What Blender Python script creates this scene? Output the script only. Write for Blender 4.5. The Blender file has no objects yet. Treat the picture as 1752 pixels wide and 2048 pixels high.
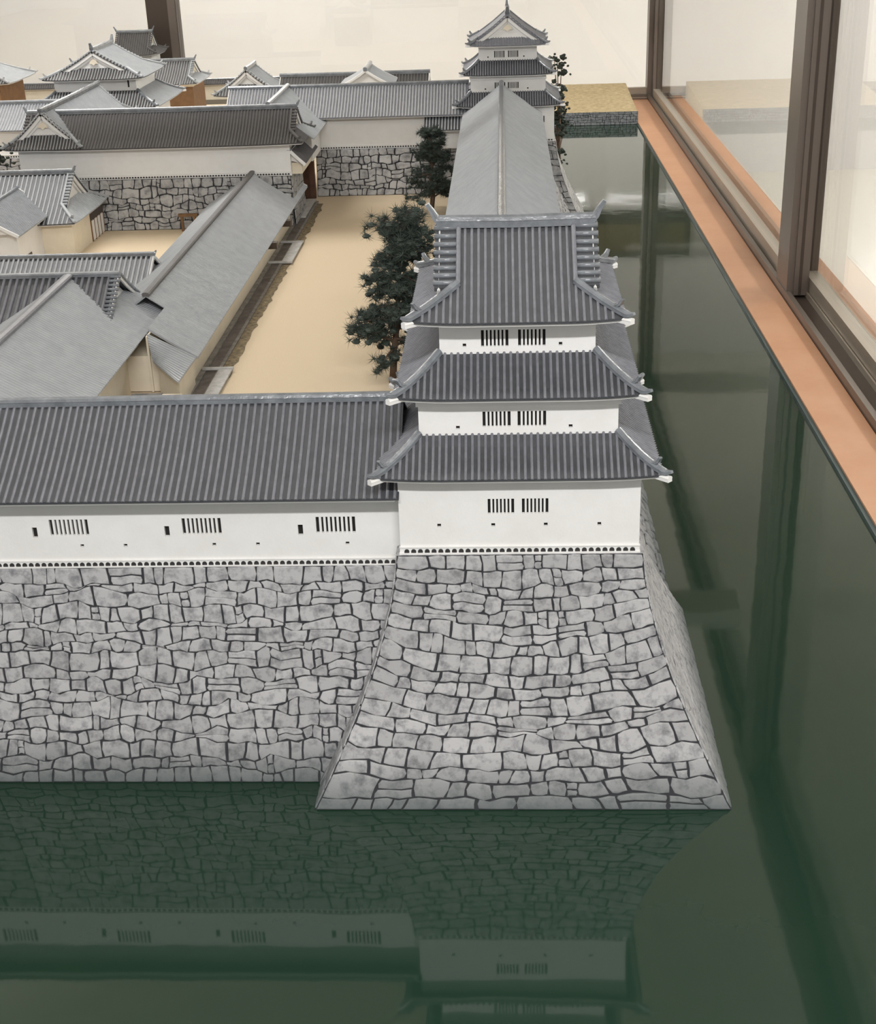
import bpy, math, random
from mathutils import Vector, Matrix, noise
import numpy as np
# ------------------------------------------------------------------ camera
S = 0.01                      # design numbers below are centimetres
sc = bpy.context.scene
R_ = math.radians
cam_d = bpy.data.cameras.new('camera'); cam = bpy.data.objects.new('camera', cam_d)
sc.collection.objects.link(cam); sc.camera = cam
cam_d.sensor_fit = 'HORIZONTAL'; cam_d.sensor_width = 36; cam_d.lens = 36*2730/1752
cam_d.clip_start = 0.02; cam_d.clip_end = 60
Mx = Matrix.Rotation(R_(3.25412517), 4, 'Z') @ Matrix.Rotation(R_(90-24.58112451), 4, 'X') @ Matrix.Rotation(R_(-2.0), 4, 'Z')
cam.matrix_world = Matrix.Translation((0, 0, 1.0)) @ Mx
sc.view_settings.view_transform = 'Standard'; sc.view_settings.look = 'None'
sc.view_settings.gamma = 1; sc.view_settings.use_curve_mapping = False
sc.view_settings.exposure = 0.85
# ------------------------------------------------------------------ world and lights
w = bpy.data.worlds.new('room_light'); sc.world = w; w.use_nodes = True
w.node_tree.nodes['Background'].inputs[0].default_value = (1.0, 0.985, 0.965, 1)
w.node_tree.nodes['Background'].inputs[1].default_value = 0.34
def area(name, loc, rot, sx, sy, power, col=(1, .99, .98)):
    d = bpy.data.lights.new(name, 'AREA'); d.shape = 'RECTANGLE'; d.size = sx*S; d.size_y = sy*S
    d.energy = power; d.color = col
    o = bpy.data.objects.new(name, d); sc.collection.objects.link(o)
    o.location = [c*S for c in loc]; o.rotation_euler = rot
    return o
CEIL = 215
area('ceiling_lamp_or_fill', (10, -45, CEIL-8), (R_(28), 0, 0), 150, 10, 34)
area('ceiling_lamp_or_fill', (-60, 170, CEIL-8), (0, 0, 0), 200, 16, 4)
for y, p in ((374, 26), (560, 12), (720, 12), (935, 46)):  # rearmost one is an added, unseen wash to brighten the back wall
    area('ceiling_lamp_or_fill', (-190, y, CEIL-8), (0, R_(14), 0), 200, 16, p)
for y, p in ((150, 17), (400, 26), (650, 32)):
    area('ceiling_lamp_or_fill', (300, y, CEIL-8), (R_(8), R_(-4), 0), 16, 160, p)  # unseen, added to brighten the room outside the glass
area('ceiling_lamp_or_fill', (372, 925, CEIL-8), (0, R_(-6), 0), 40, 30, 26)  # added unseen wash, brightens the back wall mirrored in the moat
area('ceiling_fill', (310, 620, 165), (R_(180), 0, 0), 20, 420, 34)  # added and unseen, shines upward to brighten the ceiling
area('ceiling_fill', (-230, 560, 165), (R_(180), 0, 0), 20, 500, 26)  # second added fill for the ceiling, left side
# ------------------------------------------------------------------ materials
def lin(c):
    return tuple(((v/255)/12.92 if v/255 <= .04045 else ((v/255+.055)/1.055)**2.4) for v in c)+(1,)
MATS = {}
def mat(name, c, rough=.6, c2=None, nscale=40, nfac=.5, bump=0, bscale=300, metal=0, spec=.5, rand=0, coat=0, lo=.35, hi=.65):
    m = bpy.data.materials.new(name); m.use_nodes = True; nt = m.node_tree; b = nt.nodes['Principled BSDF']
    b.inputs['Base Color'].default_value = lin(c); b.inputs['Roughness'].default_value = rough
    b.inputs['Metallic'].default_value = metal; b.inputs['Specular IOR Level'].default_value = spec
    b.inputs['Coat Weight'].default_value = coat; b.inputs['Coat Roughness'].default_value = .12
    tc = nt.nodes.new('ShaderNodeTexCoord'); src = None
    if c2 is not None:
        n = nt.nodes.new('ShaderNodeTexNoise'); n.inputs['Scale'].default_value = nscale; n.inputs['Detail'].default_value = 6
        n.inputs['Roughness'].default_value = .65
        nt.links.new(tc.outputs['Object'], n.inputs['Vector'])
        r = nt.nodes.new('ShaderNodeMapRange'); r.inputs[1].default_value = lo; r.inputs[2].default_value = hi; r.inputs[4].default_value = nfac
        nt.links.new(n.outputs[0], r.inputs[0])
        mx = nt.nodes.new('ShaderNodeMix'); mx.data_type = 'RGBA'; mx.inputs[6].default_value = lin(c); mx.inputs[7].default_value = lin(c2)
        nt.links.new(r.outputs[0], mx.inputs[0]); src = mx.outputs[2]
    if rand:
        oi = nt.nodes.new('ShaderNodeObjectInfo'); hs = nt.nodes.new('ShaderNodeHueSaturation')
        mr = nt.nodes.new('ShaderNodeMapRange'); mr.inputs[3].default_value = 1-rand; mr.inputs[4].default_value = 1+rand*.6
        nt.links.new(oi.outputs['Random'], mr.inputs[0]); nt.links.new(mr.outputs[0], hs.inputs['Value'])
        if src: nt.links.new(src, hs.inputs['Color'])
        else: hs.inputs['Color'].default_value = lin(c)
        src = hs.outputs[0]
    if src: nt.links.new(src, b.inputs['Base Color'])
    if bump:
        n2 = nt.nodes.new('ShaderNodeTexNoise'); n2.inputs['Scale'].default_value = bscale; n2.inputs['Detail'].default_value = 3
        nt.links.new(tc.outputs['Object'], n2.inputs['Vector'])
        bp = nt.nodes.new('ShaderNodeBump'); bp.inputs['Strength'].default_value = bump; bp.inputs['Distance'].default_value = .001
        nt.links.new(n2.outputs[0], bp.inputs['Height']); nt.links.new(bp.outputs[0], b.inputs['Normal'])
    MATS[name] = m; return m
M_white = mat('white_plaster', (230, 229, 227), .75, (220, 218, 214), 25, .5, .15)
M_cream = mat('cream_plaster', (228, 218, 198), .75, (212, 200, 180), 25, .5)
M_black = mat('dark_opening', (22, 18, 16), .8)
M_dent = mat('dark_dentil', (48, 46, 46), .6)
M_tile = mat('grey_tile_paint', (123, 124, 130), .34, (101, 102, 108), 90, .7, .1, 500, spec=.5)
M_deck = mat('grey_roof_deck', (68, 69, 73), .45, (50, 53, 56), 60, .7)
M_tilew = mat('warm_grey_tile_paint', (98, 96, 96), .6, (84, 82, 82), 90, .7)
M_deckw = mat('warm_grey_roof_deck', (62, 60, 60), .6)
M_plain = mat('pale_grey_tile_paint', (164, 167, 170), .4, (148, 151, 155), 30, .7)
M_ridge = mat('glossy_ridge_paint', (126, 130, 135), .22, (94, 98, 103), 50, .8, .5, 180, coat=.3)
M_stone = mat('painted_stone', (172, 171, 172), .8, (84, 85, 90), 70, .85, .35, 250, rand=.17, lo=.46, hi=.72)
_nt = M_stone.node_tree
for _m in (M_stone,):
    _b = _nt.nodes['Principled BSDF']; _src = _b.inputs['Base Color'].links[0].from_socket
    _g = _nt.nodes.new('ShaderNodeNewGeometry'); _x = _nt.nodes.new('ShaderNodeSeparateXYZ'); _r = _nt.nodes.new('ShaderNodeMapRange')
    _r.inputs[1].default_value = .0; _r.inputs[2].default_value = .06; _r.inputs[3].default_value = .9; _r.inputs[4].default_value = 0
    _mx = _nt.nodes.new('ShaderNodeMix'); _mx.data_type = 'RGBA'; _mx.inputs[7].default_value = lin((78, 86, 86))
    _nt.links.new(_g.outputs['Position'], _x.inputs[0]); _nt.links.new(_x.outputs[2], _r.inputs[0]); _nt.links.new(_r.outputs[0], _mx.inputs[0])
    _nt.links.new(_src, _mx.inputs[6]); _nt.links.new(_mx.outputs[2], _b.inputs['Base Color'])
M_stone_far = mat('painted_stone_dim', (176, 175, 174), .8, (92, 92, 93), 50, .85, .3, 250, rand=.15, lo=.44, hi=.72)
M_stone_pier = mat('painted_stone_pier', (138, 142, 146), .8, (88, 94, 98), 50, .8, .3, 250)
M_mortar = mat('dark_stone_joint', (46, 47, 51), .9)
M_sand = mat('sand_surface', (213, 195, 168), .95, (196, 177, 148), 500, .6, .3, 900)
M_pier = mat('mossy_sand', (190, 170, 132), .95, (150, 132, 98), 55, .8, .3, 900)
M_wood = mat('orange_wood', (203, 154, 121), .45, (195, 143, 108), 8, .8)
M_brown = mat('brown_wood', (124, 92, 60), .6, (106, 76, 48), 40, .8)
M_dbrown = mat('dark_brown_wood', (92, 62, 46), .6, (70, 46, 34), 40, .8)
M_bronze = mat('bronze_aluminium', (118, 108, 100), .38, None, metal=.55)
M_bronze_d = mat('dark_bronze_aluminium', (76, 66, 58), .45, None, metal=.4)
M_alu = mat('pale_aluminium', (172, 162, 148), .35, None, metal=.5)
M_lip = mat('moat_edge_strip', (58, 76, 76), .4)
M_wall = mat('cream_room_wall', (231, 229, 228), .9)
M_floor = mat('pale_room_floor', (214, 208, 198), .5)
M_ceil = mat('white_ceiling', (226, 224, 216), .9)
M_gutter = mat('dark_ditch', (84, 78, 72), .8, (120, 112, 106), 30, .8)
M_kerb = mat('grey_kerb', (142, 138, 132), .8, (100, 96, 90), 60, .8)
M_moss = mat('mottled_gravel', (150, 134, 104), .95, (74, 66, 54), 90, .9)
M_slab = mat('pale_slab', (196, 194, 190), .7, (150, 150, 148), 60, .7)
M_pine = mat('pine_needles', (42, 52, 46), .6, (72, 84, 76), 60, .8)
M_leaf = mat('dark_foliage', (34, 42, 34), .8, (58, 66, 54), 60, .8)
M_bark = mat('bark', (84, 66, 52), .9, (120, 100, 84), 80, .6)
M_grey_panel = mat('grey_beam', (196, 190, 180), .6)
# moat: opaque green resin under a still glossy surface
m = mat('moat_water_surface', (29, 50, 39), .04, (34, 54, 41), 3, .6, spec=.5)
m.node_tree.nodes['Principled BSDF'].inputs['IOR'].default_value = 1.54
nt = m.node_tree; b = nt.nodes['Principled BSDF']
tc = nt.nodes.new('ShaderNodeTexCoord'); n2 = nt.nodes.new('ShaderNodeTexNoise'); n2.inputs['Scale'].default_value = 9; n2.inputs['Detail'].default_value = 2
nt.links.new(tc.outputs['Object'], n2.inputs['Vector'])
bp = nt.nodes.new('ShaderNodeBump'); bp.inputs['Strength'].default_value = .12; bp.inputs['Distance'].default_value = .002
nt.links.new(n2.outputs[0], bp.inputs['Height']); nt.links.new(bp.outputs[0], b.inputs['Normal'])
M_water = m
# glass: thin pane, Fresnel mix of clear and mirror
m = bpy.data.materials.new('clear_glass'); m.use_nodes = True; nt = m.node_tree; nt.nodes.clear()
o_ = nt.nodes.new('ShaderNodeOutputMaterial'); tr = nt.nodes.new('ShaderNodeBsdfTransparent'); gl = nt.nodes.new('ShaderNodeBsdfGlossy')
gl.inputs['Roughness'].default_value = 0.0; tr.inputs[0].default_value = (.97, .98, .97, 1)
fr = nt.nodes.new('ShaderNodeFresnel'); gg = nt.nodes.new('ShaderNodeNewGeometry'); mm = nt.nodes.new('ShaderNodeMapRange'); mm.inputs[3].default_value = 1.5; mm.inputs[4].default_value = 1/1.5
nt.links.new(gg.outputs['Backfacing'], mm.inputs[0]); nt.links.new(mm.outputs[0], fr.inputs[0]); mx = nt.nodes.new('ShaderNodeMixShader')
nt.links.new(fr.outputs[0], mx.inputs[0]); nt.links.new(tr.outputs[0], mx.inputs[1]); nt.links.new(gl.outputs[0], mx.inputs[2]); nt.links.new(mx.outputs[0], o_.inputs[0])
M_glass = m
# ------------------------------------------------------------------ helpers
COL = sc.collection
ORG = {}
def thing(name, loc, label, cat, group=None):
    o = bpy.data.objects.new(name, None); COL.objects.link(o); o.empty_display_size = .02
    o.location = [c*S for c in loc]; o['label'] = label; o['category'] = cat
    if group: o['group'] = group
    ORG[o.name] = loc; return o
def org(p):
    return ORG.get(p.name, (0, 0, 0)) if p else (0, 0, 0)
def mk(name, vf, m, parent=None, smooth=False, kind=None, label=None):
    vs, fs = vf; ox, oy, oz = org(parent)
    me = bpy.data.meshes.new(name)
    me.from_pydata([((v[0]-ox)*S, (v[1]-oy)*S, (v[2]-oz)*S) for v in vs], [], fs)
    if isinstance(m, tuple):
        for q in m: me.materials.append(q)
    else: me.materials.append(m)
    if smooth: me.polygons.foreach_set('use_smooth', [True]*len(me.polygons))
    o = bpy.data.objects.new(name, me); COL.objects.link(o)
    if parent: o.parent = parent; ORG[o.name] = (ox, oy, oz)
    if kind: o['kind'] = kind
    if label: o['label'] = label
    return o
def clone(o, parent, dx=0, dy=0, dz=0):
    c = o.copy(); COL.objects.link(c); c.parent = parent
    c.location = (o.location[0]+dx*S, o.location[1]+dy*S, o.location[2]+dz*S); return c
def tag(o, label, cat, group=None):
    o['label'] = label; o['category'] = cat
    if group: o['group'] = group
    return o
def struct(o): o['kind'] = 'structure'; return o
def join(*parts):
    V, F = [], []
    for vs, fs in parts:
        k = len(V); V += list(vs); F += [tuple(i+k for i in f) for f in fs]
    return V, F
def box(x0, x1, y0, y1, z0, z1):
    v = [(x0, y0, z0), (x1, y0, z0), (x1, y1, z0), (x0, y1, z0), (x0, y0, z1), (x1, y0, z1), (x1, y1, z1), (x0, y1, z1)]
    return v, [(0, 3, 2, 1), (4, 5, 6, 7), (0, 1, 5, 4), (1, 2, 6, 5), (2, 3, 7, 6), (3, 0, 4, 7)]
def prism(poly, d):          # closed polygon of points extruded by vector d
    n = len(poly); v = [tuple(p) for p in poly]+[tuple(p[i]+d[i] for i in range(3)) for p in poly]
    return v, [tuple(range(n))[::-1], tuple(range(n, 2*n))]+[(i, (i+1) % n, (i+1) % n+n, i+n) for i in range(n)]
def tube(pts, rad, n=6):     # closed round tube with a radius per point
    V, F = [], []
    if not isinstance(rad, (list, tuple)): rad = [rad]*len(pts)
    P = [Vector(p) for p in pts]
    for i, p in enumerate(P):
        t = (P[min(i+1, len(P)-1)]-P[max(i-1, 0)]).normalized()
        a = t.cross(Vector((0, 0, 1)))
        if a.length < .1: a = Vector((1, 0, 0))
        a.normalize(); c = t.cross(a)
        for k in range(n):
            q = 2*math.pi*k/n; V.append(tuple(p+rad[i]*(a*math.cos(q)+c*math.sin(q))))
    for i in range(len(P)-1):
        for k in range(n):
            F.append((i*n+k, i*n+(k+1) % n, (i+1)*n+(k+1) % n, (i+1)*n+k))
    F.append(tuple(range(n))[::-1]); F.append(tuple(range((len(P)-1)*n, len(P)*n)))
    return V, F
def bar(pts, w_, h_):        # ridge bar: flat sides and rounded top; w_, h_ may vary per point
    V, F = [], []
    P = [Vector(p) for p in pts]
    if not isinstance(w_, (list, tuple)): w_ = [w_]*len(P)
    if not isinstance(h_, (list, tuple)): h_ = [h_]*len(P)
    for i, p in enumerate(P):
        t = (P[min(i+1, len(P)-1)]-P[max(i-1, 0)]).normalized()
        a = t.cross(Vector((0, 0, 1)))
        if a.length < .1: a = Vector((1, 0, 0))
        a.normalize(); up = a.cross(t); W, H = w_[i]/2, h_[i]
        for x, y in ((-1, -.2), (-1, .45), (-1.15, .5), (-.8, .85), (0, 1), (.8, .85), (1.15, .5), (1, .45), (1, -.2)):
            V.append(tuple(p+a*(x*W)+up*(y*H)))
    n = 9
    for i in range(len(P)-1):
        for k in range(n):
            F.append((i*n+k, (i+1)*n+k, (i+1)*n+(k+1) % n, i*n+(k+1) % n))
    F.append(tuple(range(n))); F.append(tuple(range((len(P)-1)*n, len(P)*n))[::-1])
    return V, F
def rot90(c):                # turn a local point about (cx,cy) by 90 degrees
    cx, cy = c
    return lambda p: (cx-(p[1]-cy), cy+(p[0]-cx), p[2])
IDN = lambda p: p
# ------------------------------------------------------------------ tiled slopes
class Slope:
    def __init__(s, E0, E1, T0, T1, wk=1, sag=.3, lift=0, R=5):
        s.E0, s.E1 = Vector(E0), Vector(E1); s.L = (s.E1-s.E0).length; s.U = (s.E1-s.E0)/s.L
        s.a = (Vector(T0)-s.E0).dot(s.U); s.b = (Vector(T1)-s.E0).dot(s.U)
        s.V = Vector(T0)-s.E0-s.U*s.a; s.wk = wk; s.sag = sag; s.lift = lift; s.R = R
        s.N = s.U.cross(s.V).normalized()
        if s.N.z < 0: s.N = -s.N
    def P(s, u, w):
        d = min(u, s.L-u); l = s.lift*max(0, 1-max(d, 0)/s.R)**2*(1-w)**2 if s.lift else 0
        return s.E0+s.U*u+s.V*w+Vector((0, 0, -s.sag*4*w*(1-w)+l))
    def wm(s, u):
        if s.a > .01 and u < s.a: return s.wk*max(u, 0)/s.a
        if s.b < s.L-.01 and u > s.b: return s.wk*max(s.L-u, 0)/(s.L-s.b)
        return 1
def slope(root, sl, pitch, r, T=IDN, ribs='parts', mt=None, md=None, nseg=4, board=True, th=.3, r0=0):
    mt = mt or M_tile; md = md or M_deck
    cols = []
    a, b, L = sl.a, sl.b, sl.L
    if a > .01: cols += [(a*i/5, sl.wk*i/5) for i in range(6)]
    else: cols += [(0, 1)]
    if sl.wk < 1 and a > .01: cols += [(a, 1)]
    k = 8
    cols += [(a+(b-a)*i/k, 1) for i in range(1, k)]
    if b < L-.01:
        if sl.wk < 1: cols += [(b, 1)]
        cols += [(L-(L-b)*i/5, sl.wk*i/5) for i in range(5, -1, -1)]
    else: cols += [(L, 1)]
    nr = nseg; V = []; F = []
    for (u, wm) in cols:
        for j in range(nr+1): V.append(T(tuple(sl.P(u, wm*j/nr))))
    nv = len(V); V += [(p[0], p[1], p[2]-th) for p in V]
    st = nr+1
    for i in range(len(cols)-1):
        for j in range(nr):
            q = (i*st+j, (i+1)*st+j, (i+1)*st+j+1, i*st+j+1); F.append(q); F.append(tuple(x+nv for x in q[::-1]))
        F.append((i*st, i*st+nv, (i+1)*st+nv, (i+1)*st)); F.append((i*st+nr, (i+1)*st+nr, (i+1)*st+nr+nv, i*st+nr+nv))
    for i in (0, len(cols)-1):
        for j in range(nr): F.append((i*st+j, i*st+j+1, i*st+j+1+nv, i*st+j+nv))
    deck = mk('roof_slope', (V, F), md, root)
    if board:
        B = []; 
        inn = Vector((sl.V.x, sl.V.y, 0)).normalized()
        n = 14
        for i in range(n+1):
            u = .5+(L-1)*i/n; p = sl.P(u, 0)+inn*.25
            for d, z in ((0, -.12), (0, -.55), (.5, -.55), (.5, -.12)):
                q = p+inn*d; B.append(T((q.x, q.y, q.z+z)))
        G = []
        for i in range(n):
            for k2 in range(4): G.append((i*4+k2, (i+1)*4+k2, (i+1)*4+(k2+1) % 4, i*4+(k2+1) % 4))
        G += [(0, 1, 2, 3), (n*4+3, n*4+2, n*4+1, n*4)]
        mk('eave_board', (B, G), M_white, root)
    if not ribs: return deck
    allr = []; nrib = int(L/pitch); off = (L-nrib*pitch)/2+pitch/2
    if pitch > L: return deck
    for i in range(nrib):
        u = off+i*pitch; wm = sl.wm(u)
        if wm < .08: continue
        ns = max(1, round(nseg*wm)); V = []; F = []
        for j in range(ns+1):
            w0 = wm*j/ns; p = sl.P(u, w0)
            if j == 0: p = p-sl.V.normalized()*.12
            for q in range(5):
                an = math.pi*q/4
                V.append(T(tuple(p+sl.U*(r*math.cos(an))+sl.N*(r*1.05*math.sin(an)+(-.02 if q in (0, 4) else 0)))))
        for j in range(ns):
            for q in range(4): F.append((j*5+q, j*5+q+1, (j+1)*5+q+1, (j+1)*5+q))
        F.append((4, 3, 2, 1, 0)); F.append(tuple(range(ns*5, ns*5+5)))
        if ribs == 'parts': mk('tile_row', (V, F), mt, root, smooth=False)
        else: allr.append((V, F))
    if allr: mk('tile_rows', join(*allr), mt, root, kind='stuff')
    return deck
def hip_bar(root, sl, left, T=IDN, w_=.8, h_=.6, top=None, mt=None, tip=1.6):
    top = sl.wk if top is None else top
    pts = []
    for i in range(7):
        f = i/6
        u = sl.a*f if left else sl.L-(sl.L-sl.b)*f
        pts.append(Vector(T(tuple(sl.P(u, top*f)+Vector((0, 0, .15))))))
    d = (pts[0]-pts[1]); d.z = 0; d.normalize()
    pts = [pts[0]+d*tip*.7+Vector((0, 0, tip*.22)), pts[0]+d*tip*.3+Vector((0, 0, tip*.04))]+pts
    mk('hip_ridge', bar(pts, [w_*.5, w_*.8]+[w_]*7, [h_*.5, h_*.8]+[h_]*7), mt or M_ridge, root)
    # white corner beam below the corner, and end tile standing on the hip
    q = pts[2]-Vector((0, 0, .75))
    if mt is None or mt is M_ridge: mk('corner_beam', bar([q+d*tip*.55+Vector((0, 0, .05)), q-d*1.2], .7, .6), M_white, root)
    e = pts[3]+Vector((0, 0, .35))
    mk('hip_end_tile', bar([e-d*.3, e+d*.35+Vector((0, 0, .45)), e+d*.7+Vector((0, 0, 1.05))], [w_*.9, w_*.8, w_*.6], [h_*.8, h_*.6, h_*.4]), mt or M_ridge, root)
def ridge(root, p0, p1, T=IDN, w_=1.3, h_=1.3, orn=2.0, mt=None):
    P0, P1 = Vector(T(p0)), Vector(T(p1)); mt = mt or M_ridge
    mk('ridge_tiles', bar([P0, (P0+P1)/2-Vector((0, 0, .12)), P1], w_, h_), mt, root)
    if orn:
        d = (P0-P1); d.z = 0; d.normalize()
        for e, q in ((P0, d), (P1, -d)):
            b0 = e+Vector((0, 0, h_*.15))
            mk('ridge_end_ornament', bar([b0-q*.3, b0+q*orn*.12+Vector((0, 0, orn*.25)), b0+q*orn*.3+Vector((0, 0, orn*.65)), b0+q*orn*.52+Vector((0, 0, orn*1.0))],
               [w_*1.0, w_*.85, w_*.65, w_*.5], [h_*.9, h_*.6, h_*.45, h_*.35]), mt, root)
def gable_roof(root, x0, x1, yc, hy, ze, zr, T=IDN, pitch=.88, r=.2, ribs=('parts', 'stuff'), sag=.35, verge=1.0, orn=0, mats=(None, None), hy2=None, ze2=None, end_wall=(True, True), wall_in=1.2, rw=1.3, rh=1.1, rm=None):
    hy2 = hy if hy2 is None else hy2; ze2 = ze if ze2 is None else ze2
    f = Slope((x0, yc-hy, ze), (x1, yc-hy, ze), (x0, yc, zr), (x1, yc, zr), sag=sag)
    g = Slope((x1, yc+hy2, ze2), (x0, yc+hy2, ze2), (x1, yc, zr), (x0, yc, zr), sag=sag)
    slope(root, f, pitch, r, T, ribs[0], mats[0], mats[1]); slope(root, g, pitch, r, T, ribs[1], mats[0], mats[1])
    ridge(root, (x0-.2, yc, zr), (x1+.2, yc, zr), T, rw, rh, orn, rm)
    for k, x in enumerate((x0, x1)):
        if not end_wall[k]: continue
        s = 1 if k == 0 else -1
        y0, y1 = yc-hy+wall_in*1.5, yc+hy2-wall_in*1.5
        mk('gable_wall', prism([T((x+s*wall_in, y0, ze+.2)), T((x+s*wall_in, y1, ze2+.2)), T((x+s*wall_in, yc, zr-1.0))],
            Vector(T((s*.5, 0, 0)))-Vector(T((0, 0, 0)))), M_white, root)
        for (ya, za) in ((yc-hy, ze), (yc+hy2, ze2)):
            pts = [Vector(T((x+s*.15, ya+(yc-ya)*q, za+(zr-za)*q-.55-sag*4*q*(1-q)))) for q in (0.03, .25, .5, .75, 1)]
            mk('barge_board', bar(pts, .35, .75), M_white, root)
def irimoya(root, cx, cy, hx, hy, ze, zr, gx, wk, T=IDN, pitch=.78, r=.19, ribs=('parts', 'stuff', 'stuff'), sag=.5, lift=.35, strip=1.9, orn=2.6, mats=(None, None), strips='parts', pend=True, rw=1.3, rh=1.15, tip=1.5, hipw=.8):
    a = hx-gx                       # hip reaches x=+-gx at height fraction wk
    zk = ze+(zr-ze)*wk
    def mksl(s):
        return Slope((cx-s*hx, cy-s*hy, ze), (cx+s*hx, cy-s*hy, ze), (cx-s*gx, cy, zr), (cx+s*gx, cy, zr), wk=wk, sag=sag, lift=lift, R=hx*.55)
    for s, rb in ((1, ribs[0]), (-1, ribs[2])):
        sl = mksl(s); slope(root, sl, pitch, r, T, rb, mats[0], mats[1])
        hip_bar(root, sl, True, T, tip=tip, w_=hipw, h_=hipw*.75, mt=mats[0]); hip_bar(root, sl, False, T, tip=tip, w_=hipw, h_=hipw*.75, mt=mats[0])
        # rake strips: short rolls laid across the verge
        for sd in (-1, 1):
            n = 12; uA = (sl.a if sd < 0 else sl.b); V = []; F = []
            for j in range(n+1):
                w0 = wk*.93+(1-wk*.93)*j/n
                for q in (0, strip):
                    p = sl.P(uA+sd*q, w0); p = Vector((p.x, p.y, ze+(zr-ze)*w0-sag*4*w0*(1-w0)+.12)); V.append(T(tuple(p)))
            nv = len(V); V += [(p[0], p[1], p[2]-.45) for p in V]
            for j in range(n):
                q = (2*j, 2*j+1, 2*j+3, 2*j+2); F += [q, tuple(x+nv for x in q[::-1]), (2*j, 2*j+2, 2*j+2+nv, 2*j+nv), (2*j+1, 2*j+1+nv, 2*j+3+nv, 2*j+3)]
            F += [(0, nv, nv+1, 1), (2*n, 2*n+1, 2*n+1+nv, 2*n+nv)]
            mk('rake_strip', (V, F), mats[1] or M_deck, root)
            nr = max(4, int((1-wk*.93)*sl.V.length/1.05)); acc = []
            for j in range(nr):
                w0 = wk*.93+(1-wk*.93)*(j+.5)/nr; pp = []
                for q in (.0, strip+.12):
                    p = sl.P(uA+sd*q, w0); pp.append(Vector(T((p.x, p.y, ze+(zr-ze)*w0-sag*4*w0*(1-w0)+.2))))
                tb = tube(pp, .33, 6)
                if strips == 'parts': mk('rake_tile', tb, M_ridge, root, smooth=True)
                else: acc.append(tb)
            if acc: mk('rake_tiles', join(*acc), mats[0] or M_tile, root, kind='stuff')
            pts = [Vector(T(tuple(sl.P(uA, w0)+Vector((0, 0, .1))))) for w0 in (wk, (wk+1)/2, 1)]
            mk('descending_ridge', bar(pts, .5, .45), mats[0] or M_tile, root)
    for s in (-1, 1):               # side skirts, gable walls, barge boards
        sl = Slope((cx+s*hx, cy-s*hy, ze), (cx+s*hx, cy+s*hy, ze), (cx+s*(gx-.0), cy-s*hy*(1-wk), zk), (cx+s*(gx-.0), cy+s*hy*(1-wk), zk), sag=sag*.4, lift=lift, R=hy*.55)
        slope(root, sl, pitch, r*.8, T, ribs[1], mats[0], mats[1] if T is not IDN else (mats[0] or M_tile))
        gxx = cx+s*(gx+strip*.0+.1); yb = hy*(1-wk)-.5
        ext = Vector(T((s*.6, 0, 0)))-Vector(T((0, 0, 0)))
        gp = [(cy+q0*hy*(1-w0), ze+(zr-ze)*w0-sag*4*w0*(1-w0)-.75) for q0, ws in ((-1, (wk+.06, .6, .8)), (1, (1, .8, .6, wk+.06))) for w0 in ws]
        mk('gable_wall', prism([T((gxx-s*.5, y, z)) for y, z in gp], ext), M_white, root)
        xo = cx+s*(gx+strip-.5)
        for q0 in (-1, 1):
            for (dx, dz, bw, bh) in ((0, -.72, .4, 1.15), (-.55*s, -1.7, .4, .8)):
                pts = []
                for q in (0.0, .25, .5, .75, 1):
                    w0 = wk+(1-wk)*q
                    pts.append(Vector(T((xo+dx, cy+q0*hy*(1-w0), ze+(zr-ze)*w0-sag*4*w0*(1-w0)+dz-.55))))
                mk('barge_board', bar(pts, bw, bh), M_white, root)
        if pend:
            z0 = zr-2.6
            P = [(0, 0), (.9, -.5), (1.5, -1.6), (.7, -1.5), (0, -2.1), (-.7, -1.5), (-1.5, -1.6), (-.9, -.5)]
            mk('gable_pendant', prism([T((xo-s*.35, cy+y, z0+z)) for y, z in P], ext*.5), M_cream, root)
    ridge(root, (cx-gx-strip*.95, cy, zr+.1), (cx+gx+strip*.95, cy, zr+.1), T, rw, rh, orn)
def skirt(root, cx, cy, hx, hy, ix, iy, ze, zi, pitch=.75, r=.19, ribs=('parts', 'stuff', 'stuff', 'stuff'), sag=.3, lift=.35, mats=(None, None), tip=1.6):
    C = [(-1, -1), (1, -1), (1, 1), (-1, 1)]
    for k in range(4):
        (a0, b0), (a1, b1) = C[k], C[(k+1) % 4]
        sl = Slope((cx+a0*hx, cy+b0*hy, ze), (cx+a1*hx, cy+b1*hy, ze), (cx+a0*ix, cy+b0*iy, zi), (cx+a1*ix, cy+b1*iy, zi), sag=sag, lift=lift, R=hx*.5)
        slope(root, sl, pitch, r*(1 if k == 0 else .7), IDN, ribs[k], mats[0], mats[1] if k == 0 else (mats[0] or M_tile))
        hip_bar(root, sl, True, tip=tip)
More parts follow.
